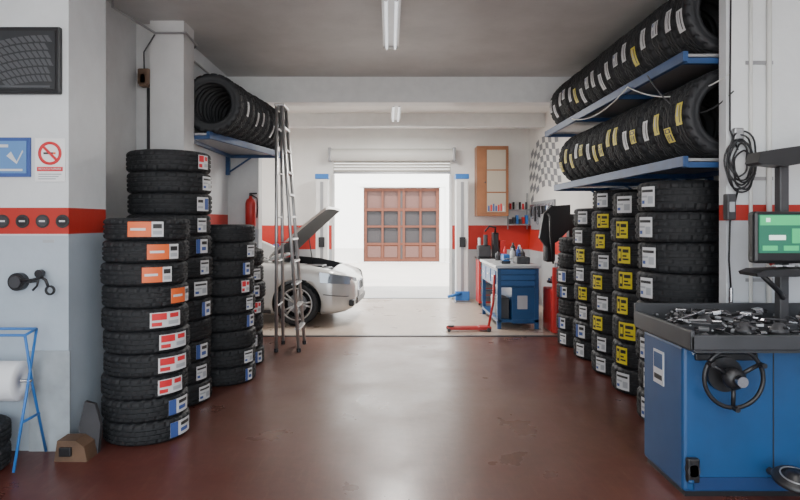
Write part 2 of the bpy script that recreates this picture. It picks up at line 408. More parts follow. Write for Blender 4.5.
# racks --------------------------------------------------------------
def rack(x0, x1, y0, y1, z, R, tw, n, cx, kinds, wallx, labang, x0b=None, cx2=None, sp_=.25, lean=0):
    e = empty('tyre_rack', (0, 0, 0))
    b = B()
    th = .02
    if x0b is None: x0b = x0
    def X0(yy): return x0 + (x0b - x0) * (yy - y0) / (y1 - y0)
    q = [(x0, y0), (x0b, y1), (x1, y1), (x1, y0)]
    b.add([(x, y, z - th) for x, y in q] + [(x, y, z) for x, y in q], [[0, 1, 2, 3], [4, 5, 6, 7], [0, 1, 5, 4], [1, 2, 6, 5], [2, 3, 7, 6], [3, 0, 4, 7]], grey)
    for xa, xb in ((x0, x0b), (x1, x1)):
        d = Vector((xb - xa, y1 - y0, 0)); ln = d.length; ang = math.atan2(-(xb - xa), (y1 - y0))
        b.box(-.02, .02, -.02, ln + .02, z - .06, z + .015, bluerail, .004, M=T(xa, y0, 0) @ RZ(ang))
    k = max(2, int((y1 - y0) / 1.0) + 1)
    for i in range(k):
        yy = y0 + .03 + (y1 - y0 - .06) * i / (k - 1); xx = X0(yy)
        b.box(min(xx, wallx), max(xx, wallx), yy - .02, yy + .02, z - .065, z - .025, bluerail)
        b.box(wallx - .025, wallx + .025, yy - .03, yy + .03, z - .30, z + .05, bluerail)
        b.tube([(xx + (wallx - xx) * .55, yy, z - .05), (wallx, yy, z - .27)], .012, bluerail)
    b.build('frame', parent=e)
    me = tyre_mesh(R, tw); lb = B()
    for i in range(n):
        t = i / (n - 1)
        yy = y0 + tw / 2 + .02 + (y1 - y0 - tw - .04) * t
        xx = cx + ((cx2 - cx) * t if cx2 is not None else 0) + random.uniform(-.012, .012)
        o = bpy.data.objects.new('tyre_%d' % (i + 1), me); C.objects.link(o); o.parent = e
        la = lean + random.uniform(-.02, .02) if lean else 0
        o.location = (xx, yy, z + R + .001); 
        MM = T(xx, yy, z + R + .001) @ RZ(la) @ RX(pi / 2)
        o.matrix_local = MM @ RZ(random.uniform(0, 6.28))
        kd = kinds[i % len(kinds)]
        if kd:
            label(lb, MM, R, labang + random.uniform(-sp_, sp_), .36 if 'strip' not in kd else .5, tw * (.7 if 'strip' in kd else .85), kd)
    if lb.v: lb.build('labels', parent=e, fixn=False)
    return e
rack(2.1, 2.78, 4.28, 8.05, 2.80, .33, .195, 18, 2.45, ['strip', 'strip', 'white', 'strip', 'ystrip', 'strip', 'white', 'strip'], 2.87, pi + .15)
rack(2.1, 2.78, 4.28, 7.60, 2.055, .33, .195, 16, 2.45, ['ystrip', 'yellow', 'ystrip', 'strip', 'yellow', 'strip', 'ystrip'], 2.87, pi + .15)
rack(-1.93, -2.22, 6.40, 8.33, 2.55, .325, .165, 10, -1.925, [None, 'strip', None, 'strip', 'strip'], -2.24, -.15, x0b=-1.50, cx2=-1.74, lean=.0)

cb = B()
def sag(p, q, s, n=14):
    p = Vector(p); q = Vector(q)
    return [p.lerp(q, i / n) - Vector((0, 0, s * 4 * (i / n) * (1 - i / n))) for i in range(n + 1)]
cb.tube(sag((2.06, 5.2, 2.77), (2.34, 4.12, 2.62), .12), .005, offwhite)
cb.tube(sag((2.06, 6.8, 2.77), (2.06, 5.2, 2.77), .10), .005, offwhite)
cb.tube(sag((2.06, 4.8, 2.77), (2.36, 4.12, 2.5), .22), .005, dkgrey)
cb.build('electric_cable')

# things on the right pillar
def px(x, Y): return (x - 390) * Y / 600
def pz(y, Y): return 1.6 - (y - 222) * Y / 600
YF = PY - .03
h = B()
pts = []
N = 7
for i in range(200):
    t = i / 200; a = t * 2 * pi * N
    rr = .080 + .022 * math.sin(i * .13)
    ox = .018 * math.sin(t * 9); oz = .03 * math.sin(t * 5)
    pts.append((px(739, YF) + ox + rr * math.cos(a), YF - .02 + .012 * math.sin(i * .9), pz(163, YF) + oz + (rr * 1.9) * math.sin(a)))
h.tube(pts, .0065, black, 6)
h.tube([(px(731, YF), YF, pz(-20, YF)), (px(730, YF), YF, pz(90, YF)), (px(730, YF), YF, pz(130, YF)), (px(738, YF), YF, pz(150, YF))], .007, black, 6)
h.tube([(px(738, YF), YF, pz(190, YF)), (px(730, YF), YF, pz(222, YF)), (px(729, YF), YF, pz(260, YF)), (px(731, YF), YF, pz(290, YF))], .007, black, 6)
h.box(px(733, YF), px(743, YF), YF - .02, PY - .001, pz(140, YF), pz(128, YF), grey, .01)
h.cyl((px(731, YF), YF, pz(305, YF)), (px(731, YF), YF, pz(288, YF)), .013, steel)
h.build('air_hose')
c = B()
for x, r in ((752, .012), (770, .017)):
    c.tube([(px(x, YF), PY - r - .004, .05), (px(x, YF), PY - r - .004, CEIL - .01)], r, offwhite, 10)
for z in (1.2, 1.9, 2.7, 3.3):
    c.box(px(748, YF), px(775, YF), PY - .012, PY - .001, z - .012, z + .012, grey)
c.build('conduit_pipe')
c = B()
c.box(px(725, YF), px(734, YF), PY - .06, PY - .001, pz(220, YF), pz(194, YF), dkgrey, .008)
c.box(px(727, YF), px(732, YF), PY - .066, PY - .058, pz(212, YF), pz(202, YF), lgrey, .002)
c.build('power_socket')

c = B()
c.tube([(-2.30, 4.79, 1.72), (-2.30, 4.79, CEIL - .01)], .014, offwhite, 10)
c.build('conduit_pipe')
c = B()
c.tube([(-2.46, 6.11, 1.3), (-2.46, 6.11, 2.97)], .016, dkgrey, 10)
c.box(-2.53, -2.41, 6.0, 6.04, 2.98, 3.14, brown, .015)
c.box(-2.52, -2.43, 6.0, 6.1, 2.96, 3.10, brown, .02)
c.tube([(-2.47, 6.03, 3.10), (-2.46, 6.0, 3.3), (-2.36, 6.02, 3.48)], .008, dkgrey, 8)
c.build('junction_box')
c = B()
c.tube([(-2.8, 4.18, 3.52), (-2.3, 4.18, 3.50), (-2.225, 4.18, 3.50), (-2.225, 4.80, 3.52), (-2.45, 5.3, 3.50), (-2.36, 6.03, 3.5), (-2.05, 6.03, 3.5), (-2.06, 6.4, 3.48), (-2.25, 6.6, 3.45), (-2.25, 8.3, 3.43)], .012, grey, 8)
c.build('cable_run')

# ------------------------------------------------------------------ step ladder
l = B()
for (bx, by) in ((-1.12, 0), (-1.40, 0)):
    tx = -1.38 + (0.03 if bx > -1.3 else -.03)
    for sy in (-1, 1):
        pb = Vector((bx, 7.62 + sy * .24, 0.0)); pt = Vector((tx, 7.62 + sy * .16, 3.05))
        d = (pt - pb)
        l.tube([pb + d * .008, pt], .021, alu, 6)
        l.cyl(pb, pb + d * .015, .026, black, seg=10)
    nr = 11
    for i in range(1, nr):
        t = i / nr
        a = Vector((bx, 7.38, 0)).lerp(Vector((tx, 7.46, 3.05)), t)
        b_ = Vector((bx, 7.86, 0)).lerp(Vector((tx, 7.78, 3.05)), t)
        if bx > -1.3: l.box(a.x - .03, a.x + .03, a.y, b_.y, a.z - .012, a.z + .012, alu)
        elif i % 2 == 0: l.tube([a, b_], .012, alu, 6)
l.box(-1.44, -1.31, 7.44, 7.80, 3.04, 3.07, alu, .008)
l.tube([(-1.25, 7.40, 1.35), (-1.40, 7.40, 1.35)], .006, red, 6)
l.build('step_ladder')

# ------------------------------------------------------------------ ceiling lamps
def lamp(x, y0, y1, z, power, lit):
    e = empty('fluorescent_lamp', (x, (y0 + y1) / 2, z))
    hl = (y1 - y0) / 2
    b = B()
    b.prism([(-.05, .0), (.05, .0), (.085, -.055), (-.085, -.055)], -hl, hl, white)
    for s_ in (-1, 1):
        b.box(-.085, .085, s_ * hl - .015, s_ * hl + .015, -.075, 0, offwhite, .004)
        b.cyl((s_ * .045, -hl + .03, -.078), (s_ * .045, hl - .03, -.078), .014, lit, seg=12)
        for q in (-1, 1): b.cyl((s_ * .045, q * (hl - .03), -.078), (s_ * .045, q * (hl - .055), -.078), .0165, steel, seg=12)
        b.box(s_ * .045 - .012, s_ * .045 + .012, -hl + .02, -hl + .05, -.09, -.05, white)
        b.box(s_ * .045 - .012, s_ * .045 + .012, hl - .05, hl - .02, -.09, -.05, white)
    for yy in (-.4, .4): b.cyl((0, yy, 0), (0, yy, CEIL - z - .001), .012, white, seg=8)
    b.build('housing', parent=e)
    if power:
        ld = bpy.data.lights.new('tube_light', 'AREA'); ld.shape = 'RECTANGLE'; ld.size = .12; ld.size_y = y1 - y0 - .1; ld.energy = power; ld.color = (1, .97, .92)
        lo = bpy.data.objects.new('tube_light', ld); C.objects.link(lo); lo.parent = e; lo.location = (0, 0, -.10)
lamp(0.01, 5.0, 6.5, 3.55, 8, tubew)
lamp(.1, 9.4, 10.9, 3.50, 85, tubew)
lamp(-3.2, 9.4, 10.9, 3.50, 60, tubew)
lamp(-1.6, .6, 2.1, 3.55, 22, tubew)  # added batten behind the camera, out of view, to brighten the front room
lamp(1.6, .6, 2.1, 3.55, 22, tubew)  # right-hand twin, also an added unseen fill light for the front room

# ------------------------------------------------------------------ left wall items
b = B()   # framed tyre picture
b.box(-3.22, -2.29, 4.16, 4.199, 2.49, 2.955, black, .008)
b.box(-3.19, -2.32, 4.152, 4.165, 2.52, 2.925, mat('print_dark', (.028, .03, .034), .35))
pg = mat('print_grey', (.085, .09, .098), .4)
cx, cz = -2.40, 1.72
for k in range(7):
    R = .80 + k * .055
    for j in range(46):
        a = 1.25 + 1.75 * j / 46; a2 = a + 1.75 / 46 * .72
        q = []
        for (aa, r_) in ((a, R), (a2, R), (a2 + .025, R + .042), (a + .025, R + .042)):
            q.append((cx + r_ * math.cos(aa + .02 * (k % 2)), cz + r_ * math.sin(aa + .02 * (k % 2))))
        if all(-3.18 < u < -2.33 and 2.53 < v < 2.915 for u, v in q):
            b.prism(q, 4.149, 4.1535, pg)
b.box(-3.1, -2.35, 4.148, 4.153, 2.53, 2.545, pg)
b.build('framed_tyre_picture')
b = B()   # poster
b.box(-2.85, -2.51, 4.185, 4.199, 1.915, 2.19, lblue)
b.box(-2.82, -2.535, 4.18, 4.19, 1.94, 2.165, mat('poster_blue', (.12, .27, .55), .4))
b.prism([(-2.67, 2.06), (-2.64, 2.09), (-2.60, 2.02), (-2.56, 2.10), (-2.555, 2.09), (-2.60, 2.005)], 4.176, 4.182, lwhite)
b.box(-2.80, -2.56, 4.177, 4.182, 1.955, 1.97, lwhite); b.box(-2.80, -2.66, 4.177, 4.182, 2.12, 2.14, lwhite)
b.build('poster')
e = empty('no_smoking_sign', (-2.375, 4.199, 2.03))
b = B()
b.box(-.105, .105, -.008, 0, -.15, .155, mat('sign_white', (.84, .85, .86), .4), .002)
b.lathe([(.082, 0), (.082, .004), (.062, .004), (.062, 0)], lred, 40, M=T(0, -.008, .05) @ RX(pi / 2))
b.box(-.072, .072, -.013, -.009, -.009, .009, lred, M=T(0, 0, .05) @ RY(pi / 4))
b.box(-.045, .02, -.0105, -.008, .043, .057, lblk); b.box(.022, .04, -.0105, -.008, .043, .057, ored)
b.box(-.09, .09, -.0105, -.008, -.075, -.045, lred)
for i in range(3): b.box(-.08, .08 - .02 * i, -.0105, -.008, -.10 - i * .016, -.093 - i * .016, lgrey)
b.build('panel', parent=e)
text('text', 'VIETATO FUMARE', .02, lwhite, e, T(-2.375, 4.187, 1.97) @ RX(pi / 2))
b = B()
for i in range(6):
    x = -2.29 - i * .14
    b.cyl((x, 4.199, 1.605), (x, 4.192, 1.605), .047, lblk, seg=28)
    b.cyl((x, 4.192, 1.605), (x, 4.190, 1.605), .034, dkgrey if i % 2 else black, seg=28)
    b.box(x - .02, x + .02, 4.187, 4.191, 1.60, 1.612, lwhite)
b.build('stripe_decals')
B().box(-3.4, -2.25, 4.196, 4.2, 1.505, 1.516, lwhite).box(-3.4, -2.25, 4.196, 4.2, 1.70, 1.708, lwhite).box(-2.43, -2.35, 4.198, 4.2, 1.455, 1.475, lgrey).build('trim_4')
B().box(-2.52, -2.235, 4.185, 4.199, 0, .70, mat('guard_grey', (.36, .40, .43), .6, var=.2)).build('baseboard_left')
b = B()   # wall bracket with hook
b.cyl((-2.585, 4.199, 1.185), (-2.585, 4.15, 1.185), .062, black, seg=28)
b.cyl((-2.585, 4.15, 1.185), (-2.585, 4.13, 1.185), .04, dkgrey, seg=24)
b.tube([(-2.55, 4.14, 1.19), (-2.46, 4.13, 1.20), (-2.40, 4.13, 1.22), (-2.37, 4.13, 1.20), (-2.35, 4.13, 1.15)], .011, black, 8)
b.cyl((-2.41, 4.15, 1.245), (-2.41, 4.11, 1.245), .028, black, seg=18)
b.lathe([(.022, -.008), (.034, -.008), (.034, .008), (.022, .008)], black, 24, M=T(-2.34, 4.13, 1.13) @ RX(pi / 2), closed=True)
b.tube([(-2.41, 4.13, 1.245), (-2.43, 4.13, 1.16), (-2.46, 4.13, 1.13)], .008, black, 8)
b.cyl((-2.47, 4.199, 1.195), (-2.47, 4.12, 1.195), .016, black, seg=12)
b.build('hook_bracket')
# paper roll stand
b = B()
for x in (-2.385, -3.10):
    b.tube([(x, 4.16, .012), (x, 4.0, .52), (x, 3.92, .86)], .009, blueb, 8)
    b.tube([(x, 3.80, .012), (x, 3.93, .45), (x, 4.05, .88)], .009, blueb, 8)
    b.tube([(x, 3.88, .30), (x, 4.08, .30)], .009, blueb, 8)
    b.tube([(x, 3.92, .86), (x, 4.05, .88)], .009, blueb, 8)
for y, z in ((4.05, .88), (3.92, .86)): b.tube([(-2.385, y, z), (-3.10, y, z)], .009, blueb, 8)
b.tube([(-2.37, 3.965, .55), (-3.12, 3.965, .55)], .010, steel, 8)
b.lathe([(.025, 0), (.125, 0), (.13, .01), (.13, .56), (.125, .57), (.025, .57)], mat('paper', (.75, .77, .80), .9, bump=.2), 40, M=T(-3.0, 3.965, .55) @ RY(pi / 2), closed=True)
b.build('paper_roll_stand')
e = empty('loose_tyre', (-2.74, 3.86, 0))
for i in range(2):
    o = bpy.data.objects.new('tyre_%d' % (i + 1), tyre_mesh(.26, .15)); C.objects.link(o); o.parent = e; o.location = (0, 0, .075 + .15 * i)
b = B()
b.prism([(-2.24, 0), (-2.02, 0), (-2.04, .10), (-2.10, .14), (-2.22, .14)], 4.0, 4.14, brown)
b.prism([(-2.14, 0), (-2.02, 0), (-2.0, .20), (-2.04, .34), (-2.11, .36), (-2.15, .18)], 4.145, 4.18, dkgrey)
b.box(-2.20, -2.12, 3.98, 4.01, .04, .10, black, .006)
b.build('wheel_chock')

b = B()
x, y = -1.93, 8.31
b.lathe([(0, 1.53), (.06, 1.53), (.07, 1.55), (.07, 1.86), (.055, 1.91), (.025, 1.93), (.022, 1.96), (0, 1.96)], red, 28, M=T(x, y, 0))
b.cyl((x, y, 1.95), (x, y, 2.0), .02, black, seg=12)
b.box(x - .015, x + .09, y - .015, y + .015, 1.985, 2.005, black, .004)
b.tube([(x + .02, y, 1.97), (x + .09, y, 1.93), (x + .10, y, 1.8), (x + .085, y, 1.66)], .01, black, 8)
b.box(x - .03, x + .03, y + .06, y + .089, 1.75, 1.80, steel)
b.build('fire_extinguisher')
b = B()
b.box(-2.268, -2.20, 7.0, 7.12, 1.72, 1.86, offwhite, .01).cyl((-2.20, 7.06, 1.80), (-2.16, 7.06, 1.80), .04, grey, seg=18)
b.build('alarm_siren')

# ------------------------------------------------------------------ wheel balancer
e = empty('wheel_balancer', (0, 0, 0))
b = B()
b.box(1.70, 2.75, 3.48, 4.03, .03, .88, blue, .022)
b.box(1.72, 2.73, 3.50, 4.01, 0, .05, black)
b.box(1.76, 2.72, 3.470, 3.485, .05, .12, mat('blue_dark', (.01, .04, .13), .4))
b.box(2.22, 2.224, 3.474, 3.482, .12, .86, lblk)
b.box(1.694, 1.702, 3.72, 3.86, .58, .79, lwhite); b.box(1.690, 1.695, 3.735, 3.845, .68, .775, blue); b.box(1.690, 1.695, 3.74, 3.84, .61, .64, lblk)
b.tube([(1.72, 3.47, .11), (1.72, 3.44, .11), (1.74, 3.44, .11)], .01, blue)
b.cyl((1.745, 3.49, .17), (1.745, 3.44, .17), .035, dkgrey, seg=20)
b.box(1.71, 1.78, 3.44, 3.48, .10, .24, black, .01)
b.build('cabinet', parent=e)
t = B()
traym = mat('tray_grey', (.04, .042, .047), .45, var=.2)
t.prism([(1.70, .87), (2.85, .87), (2.85, .90), (1.67, .90)], 3.34, 4.08, traym)
t.box(1.66, 2.85, 3.31, 3.335, .89, .975, traym, .008); t.box(1.66, 2.85, 4.06, 4.09, .90, 1.05, traym, .006)
t.box(1.66, 1.685, 3.31, 4.08, .89, 1.0, traym, .008)
for x in (1.78, 1.95, 2.12, 2.3, 2.48, 2.66): t.box(x - .006, x + .006, 3.335, 3.62, .90, .96, traym)
t.box(1.68, 2.85, 3.615, 3.63, .90, .98, traym)
random.seed(3)
for i in range(300):
    x = random.uniform(1.71, 2.78); y = random.uniform(3.37, 4.04); s_ = random.uniform(.006, .028)
    mm = random.choice([steel, grey, dkgrey, black, dkgrey, lgrey, black, steel])
    M = T(x, y, .925 + random.uniform(0, .09)) @ RZ(random.uniform(0, 6)) @ RX(random.uniform(-.6, .6))
    if i % 3: t.box(-s_, s_, -s_ * .5, s_ * .5, -s_ * .35, s_ * .35, mm, s_ * .1, M=M, seg=1)
    else: t.cyl((-s_ * 2, 0, 0), (s_ * 2, 0, 0), s_ * .3, mm, seg=8, M=M)
t.build('tool_tray', parent=e)
t = B()
for (x, y, a, mm) in ((1.86, 3.75, .3, steel), (2.0, 3.85, -.4, steel), (2.2, 3.74, .8, steel), (2.3, 3.9, -.1, black), (1.9, 3.9, 1.2, dkgrey), (2.12, 3.98, .2, steel), (2.05, 3.93, .5, black)):
    M = T(x, y, 1.01) @ RZ(a) @ RY(random.uniform(-.35, .1))
    t.cyl((-.12, 0, 0), (.08, .01, 0), .009, mm, seg=10, M=M); t.box(.06, .11, -.03, .035, -.014, .014, steel, .004, M=M)
    t.cyl((-.12, .03, 0), (.06, -.005, 0), .008, mm, seg=10, M=M)
for (x, y) in ((2.07, 3.5), (2.25, 3.47), (1.98, 3.78), (2.2, 3.95)):
    t.lathe([(.012, 0), (.055, 0), (.05, .02), (.025, .06), (.012, .06)], dkgrey, 28, M=T(x, y, .955), closed=True)
t.build('hand_tools', parent=e)
w = B()
cx, cz = 1.925, .725
w.cyl((cx, 3.49, cz), (cx, 3.44, cz), .10, black, seg=36)
w.cyl((cx, 3.44, cz), (cx, 3.30, cz), .022, steel, seg=20)
ring = [(.165 + .012 * math.cos(a), .012 * math.sin(a)) for a in [2 * pi * i / 12 for i in range(12)]]
MW = T(cx, 3.36, cz) @ RX(pi / 2)
w.lathe(ring, black, 56, M=MW, closed=True)
w.lathe([(.0, -.035), (.05, -.035), (.06, -.01), (.06, .02), (.035, .04), (.0, .04)], black, 32, M=MW)
for k in range(3):
    a = 2 * pi * k / 3 + .5
    w.tube([MW @ Vector((.05 * math.cos(a), .05 * math.sin(a), 0)), MW @ Vector((.155 * math.cos(a), .155 * math.sin(a), 0))], .012, black, 8)
    w.cyl(MW @ Vector((.165 * math.cos(a), .165 * math.sin(a), 0)), MW @ Vector((.165 * math.cos(a), .165 * math.sin(a), .05)), .014, black, seg=12)
w.cyl((cx + .0, 3.32, cz), (cx, 3.27, cz), .03, steel, seg=20)
w.box(cx - .16, cx + .20, 3.46, 3.482, cz + .075, cz + .115, black, .006)
w.build('handwheel', parent=e)
w = B()
w.tube([(2.2, 3.5, .16), (2.2, 3.32, .16)], .02, dkgrey)
w.lathe([(0, 0), (.11, 0), (.115, .012), (.10, .03), (.05, .035), (.045, .055), (0, .055)], black, 40, M=T(2.2, 3.26, .19) @ RX(.25))
w.lathe([(.07, .034), (.078, .034), (.078, .04), (.07, .04)], grey, 40, M=T(2.2, 3.26, .19) @ RX(.25), closed=True)
w.build('pedal', parent=e)
w = B()
w.box(2.47, 2.53, 3.80, 3.86, .88, 1.98, dkgrey, .008)
w.box(2.43, 2.57, 3.76, 3.90, .88, .93, black, .006)
w.box(2.235, 2.80, 3.68, 3.76, 1.345, 1.665, black, .02)
w.box(2.26, 2.78, 3.672, 3.684, 1.41, 1.645, screen)
w.box(2.265, 2.775, 3.669, 3.674, 1.58, 1.64, green)
for i in range(4): w.box(2.28 + i * .13, 2.37 + i * .13, 3.668, 3.672, 1.425, 1.455, green)
w.box(2.32, 2.42, 3.668, 3.672, 1.49, 1.52, swhite); w.box(2.46, 2.60, 3.668, 3.672, 1.47, 1.56, green)
w.box(2.30, 2.325, 3.667, 3.671, 1.60, 1.625, swhite)
w.box(2.47, 2.53, 3.76, 3.80, 1.44, 1.6, dkgrey)
w.prism([(2.17, 1.295), (2.22, 1.315), (2.80, 1.335), (2.80, 1.30), (2.40, 1.275), (2.18, 1.275)], 3.55, 3.74, black)
for i in range(6): w.box(2.30 + i * .07, 2.345 + i * .07, 3.58, 3.62, 1.332, 1.342, lgrey, .003)
w.tube([(2.25, 3.65, 1.29), (2.40, 3.7, 1.17), (2.49, 3.80, 1.12)], .016, black)
w.prism([(2.27, 1.97), (2.29, 2.035), (2.42, 2.055), (2.60, 2.08), (2.9, 2.11), (2.9, 2.0), (2.60, 1.97), (2.45, 1.945), (2.36, 1.955), (2.30, 1.955)], 3.70, 3.84, black)
w.build('console', parent=e)
text('text', 'WHEEL BALANCER', .026, lwhite, e, T(1.86, 3.478, .835) @ RX(pi / 2))
b = B(); b.box(2.60, 2.70, PY - .06, PY - .001, 1.3, 1.64, red, .01); b.build('switch_box')

# ------------------------------------------------------------------ workshop: car
e = empty('car', (-.50, 10.02, 0), (0, 0, math.radians(-5)))
keys = [(0.0, .50, .32, .62, .67), (-.05, .66, .25, .70, .745), (-.14, .78, .21, .77, .815), (-.32, .88, .18, .84, .89), (-.85, .92, .17, .93, 1.0), (-1.42, .925, .17, .97, 1.06), (-1.7, .93, .17, .99, 1.04),
        (-2.5, .93, .17, 1.0, 1.02), (-3.6, .93, .18, 1.02, 1.05), (-4.15, .92, .2, 1.04, 1.09), (-4.6, .88, .24, 1.02, 1.08), (-4.82, .80, .3, .96, 1.01), (-4.9, .66, .36, .82, .87)]
def interp(x):
    for i in range(len(keys) - 1):
        a, b_ = keys[i], keys[i + 1]
        if a[0] >= x >= b_[0]:
            t = (a[0] - x) / (a[0] - b_[0])
            return [a[k] + (b_[k] - a[k]) * t for k in range(1, 5)]
    return list(keys[-1][1:])
xs = sorted(set([k[0] for k in keys] + [-.1 * i for i in range(49)] + [-.02, -.09]), reverse=True)
rings = []
for x in xs:
    w_, zb, zs, zt = interp(x)
    k1 = min(1, max(0, (zs - .6) / .2)); d1 = .08 + .12 * k1; d2 = .05 + .06 * k1
    half = [(0, zb), (w_ * .5, zb), (w_ * .88, zb), (w_ * .965, zb + .06), (w_ * .985, zb + .14), (w_ * 1.0, (zb + .12 + zs - d1) / 2 + .04), (w_ * 1.0, zs - d1), (w_ * .985, zs - d2), (w_ * .965, zs - .035), (w_ * .90, zs), (w_ * .72, zs + (zt - zs) * .55), (w_ * .4, zs + (zt - zs) * .9), (0, zt)]
    ring_ = [(x, -y_, z_) for y_, z_ in half] + [(x, y_, z_) for y_, z_ in half[-2:0:-1]]
    rings.append(ring_)
b = B(); nr = len(rings[0]); vs = [p for r in rings for p in r]; fs = []
for i in range(len(rings) - 1):
    for j in range(nr): fs.append([i * nr + j, i * nr + (j + 1) % nr, (i + 1) * nr + (j + 1) % nr, (i + 1) * nr + j])
fs.append(list(range(nr))[::-1]); fs.append([(len(rings) - 1) * nr + j for j in range(nr)])
b.add(vs, fs, carpaint, True)
body = b.build('body')
body.data.materials.append(black)
def cut(ob, cutter):
    m = ob.modifiers.new('c', 'BOOLEAN'); m.operation = 'DIFFERENCE'; m.object = cutter; m.solver = 'EXACT'
    dg = bpy.context.evaluated_depsgraph_get(); dg.update()
    me = bpy.data.meshes.new_from_object(ob.evaluated_get(dg)); ob.modifiers.clear(); ob.data = me
    bpy.data.objects.remove(cutter)
WC = [(-.86, .34), (-3.80, .34)]
for wx, wz in WC:
    for sy in (-1, 1):
        cut(body, B().cyl((wx, sy * .60, wz), (wx, sy * 1.2, wz), .38, black, seg=48).build('cutter'))
bay = B().prism([(-.34, .55), (-1.36, .55), (-1.36, 1.3), (-.34, 1.3)], -.72, .72, black).build('cutter')
cut(body, bay)
kb = [i for i, m in enumerate(body.data.materials) if m == black]
if not kb: body.data.materials.append(black); kb = [len(body.data.materials) - 1]
for p in body.data.polygons:
    c_ = p.center
    for wx, wz in WC:
        if math.hypot(c_.x - wx, c_.z - wz) < .383 and abs(c_.y) > .55: p.material_index = kb[0]; p.use_smooth = False
    if -1.365 < c_.x < -.335 and abs(c_.y) < .722 and .54 < c_.z and (abs(p.normal.z) < .3 or c_.z < .6) and c_.z < 1.05: p.material_index = kb[0]
body.parent = e
gb = B()
lev = [(.98, -1.30, -4.25, .86), (1.20, -1.78, -3.90, .78), (1.42, -2.28, -3.45, .66)]
gv = []
for z, xf, xr, hw in lev:
    gv += [(xf, -hw * .75, z), (xf - .12, -hw, z), (xr + .15, -hw, z), (xr, -hw * .8, z), (xr, hw * .8, z), (xr + .15, hw, z), (xf - .12, hw, z), (xf, hw * .75, z)]
gf = []
for i in range(2):
    for j in range(8): gf.append([i * 8 + j, i * 8 + (j + 1) % 8, (i + 1) * 8 + (j + 1) % 8, (i + 1) * 8 + j])
gf.append(list(range(8))[::-1]); gf.append([16 + j for j in range(8)])
gb.add(gv, gf, glassdk, False)
rv = [(-2.22, -.50, 1.415), (-2.36, -.665, 1.415), (-3.35, -.665, 1.415), (-3.50, -.53, 1.415), (-3.50, .53, 1.415), (-3.35, .665, 1.415), (-2.36, .665, 1.415), (-2.22, .50, 1.415)]
rv2 = [(x * .96 - .11, y * .86, 1.475) for x, y, z in rv]
gb.add(rv + rv2, [[j, (j + 1) % 8, 8 + (j + 1) % 8, 8 + j] for j in range(8)] + [[8 + j for j in range(8)]], carpaint, True)
for s_ in (-1, 1):
    gb.tube([(-1.34, s_ * .80, .98), (-1.85, s_ * .735, 1.21), (-2.34, s_ * .655, 1.42), (-2.9, s_ * .665, 1.445), (-3.42, s_ * .645, 1.42), (-3.85, s_ * .745, 1.19), (-4.15, s_ * .82, 1.01)], .032, carpaint, 8)
    gb.tube([(-2.62, s_ * .865, .99), (-2.72, s_ * .66, 1.43)], .025, black, 8)
    gb.box(-1.88, -1.70, s_ * .90, s_ * 1.06, 1.02, 1.14, carpaint, .03)
    gb.box(-1.80, -1.74, s_ * .84, s_ * .92, 1.0, 1.05, black)
    for xx in (-1.62, -2.66, -3.62): gb.tube([(xx, s_ * .934, .30), (xx, s_ * .936, .60), (xx - .01, s_ * .93, .84)], .004, black, 5)
    for xx in (-2.45, -3.45): gb.box(xx - .10, xx + .08, min(s_ * .93, s_ * .955), max(s_ * .93, s_ * .955), .77, .795, steel, .006)
    gb.box(-3.35, -1.25, min(s_ * .925, s_ * .94), max(s_ * .925, s_ * .94), .20, .25, black, .004)
gb.build('greenhouse', parent=e)
hd = B()
H = T(-1.34, 0, 1.05) @ RY(math.radians(-43))
n = 8
hv = []
for i in range(n + 1):
    x = 1.18 * i / n; hw = .80 - .14 * (i / n) ** 2.5
    for j in range(9):
        y = -hw + 2 * hw * j / 8
        hv.append((x, y, .05 * (1 - (y / .8) ** 2) - .05 * (i / n) ** 3))
hf = [[i * 9 + j, i * 9 + j + 1, (i + 1) * 9 + j + 1, (i + 1) * 9 + j] for i in range(n) for j in range(8)]
hd.add(hv, hf, carpaint, True, H)
hv2 = [(x * .97 + .01, y * .965, z - .03) for x, y, z in hv]
hd.add(hv2, [f[::-1] for f in hf], mat('bonnet_lining', (.035, .035, .037), .85), True, H)
edge = [i * 9 for i in range(n + 1)] + [n * 9 + j for j in range(1, 9)] + [i * 9 + 8 for i in range(n - 1, -1, -1)] + [j for j in range(7, 0, -1)]
ne = len(edge)
hd.add([hv[i] for i in edge] + [hv2[i] for i in edge], [[k, (k + 1) % ne, ne + (k + 1) % ne, ne + k] for k in range(ne)], carpaint, False, H)
for s_ in (-1, 1): hd.tube([(-.95, s_ * .70, .84), H @ Vector((.42, s_ * .70, -.01))], .010, black, 8)
hd.build('bonnet', parent=e, fixn=False)
eb = B()
eb.box(-1.1, -.50, -.28, .28, .55, .84, dkgrey, .03); eb.box(-1.0, -.6, -.2, .2, .84, .88, black, .015)
eb.box(-.5, -.35, -.6, .6, .55, .74, black, .01); eb.cyl((-1.1, -.52, .56), (-1.1, -.52, .86), .09, grey, seg=20); eb.cyl((-1.1, .52, .56), (-1.1, .52, .86), .09, grey, seg=20)
eb.box(-.85, -.55, .36, .62, .55, .80, black, .01)
eb.build('engine', parent=e)
fb = B()
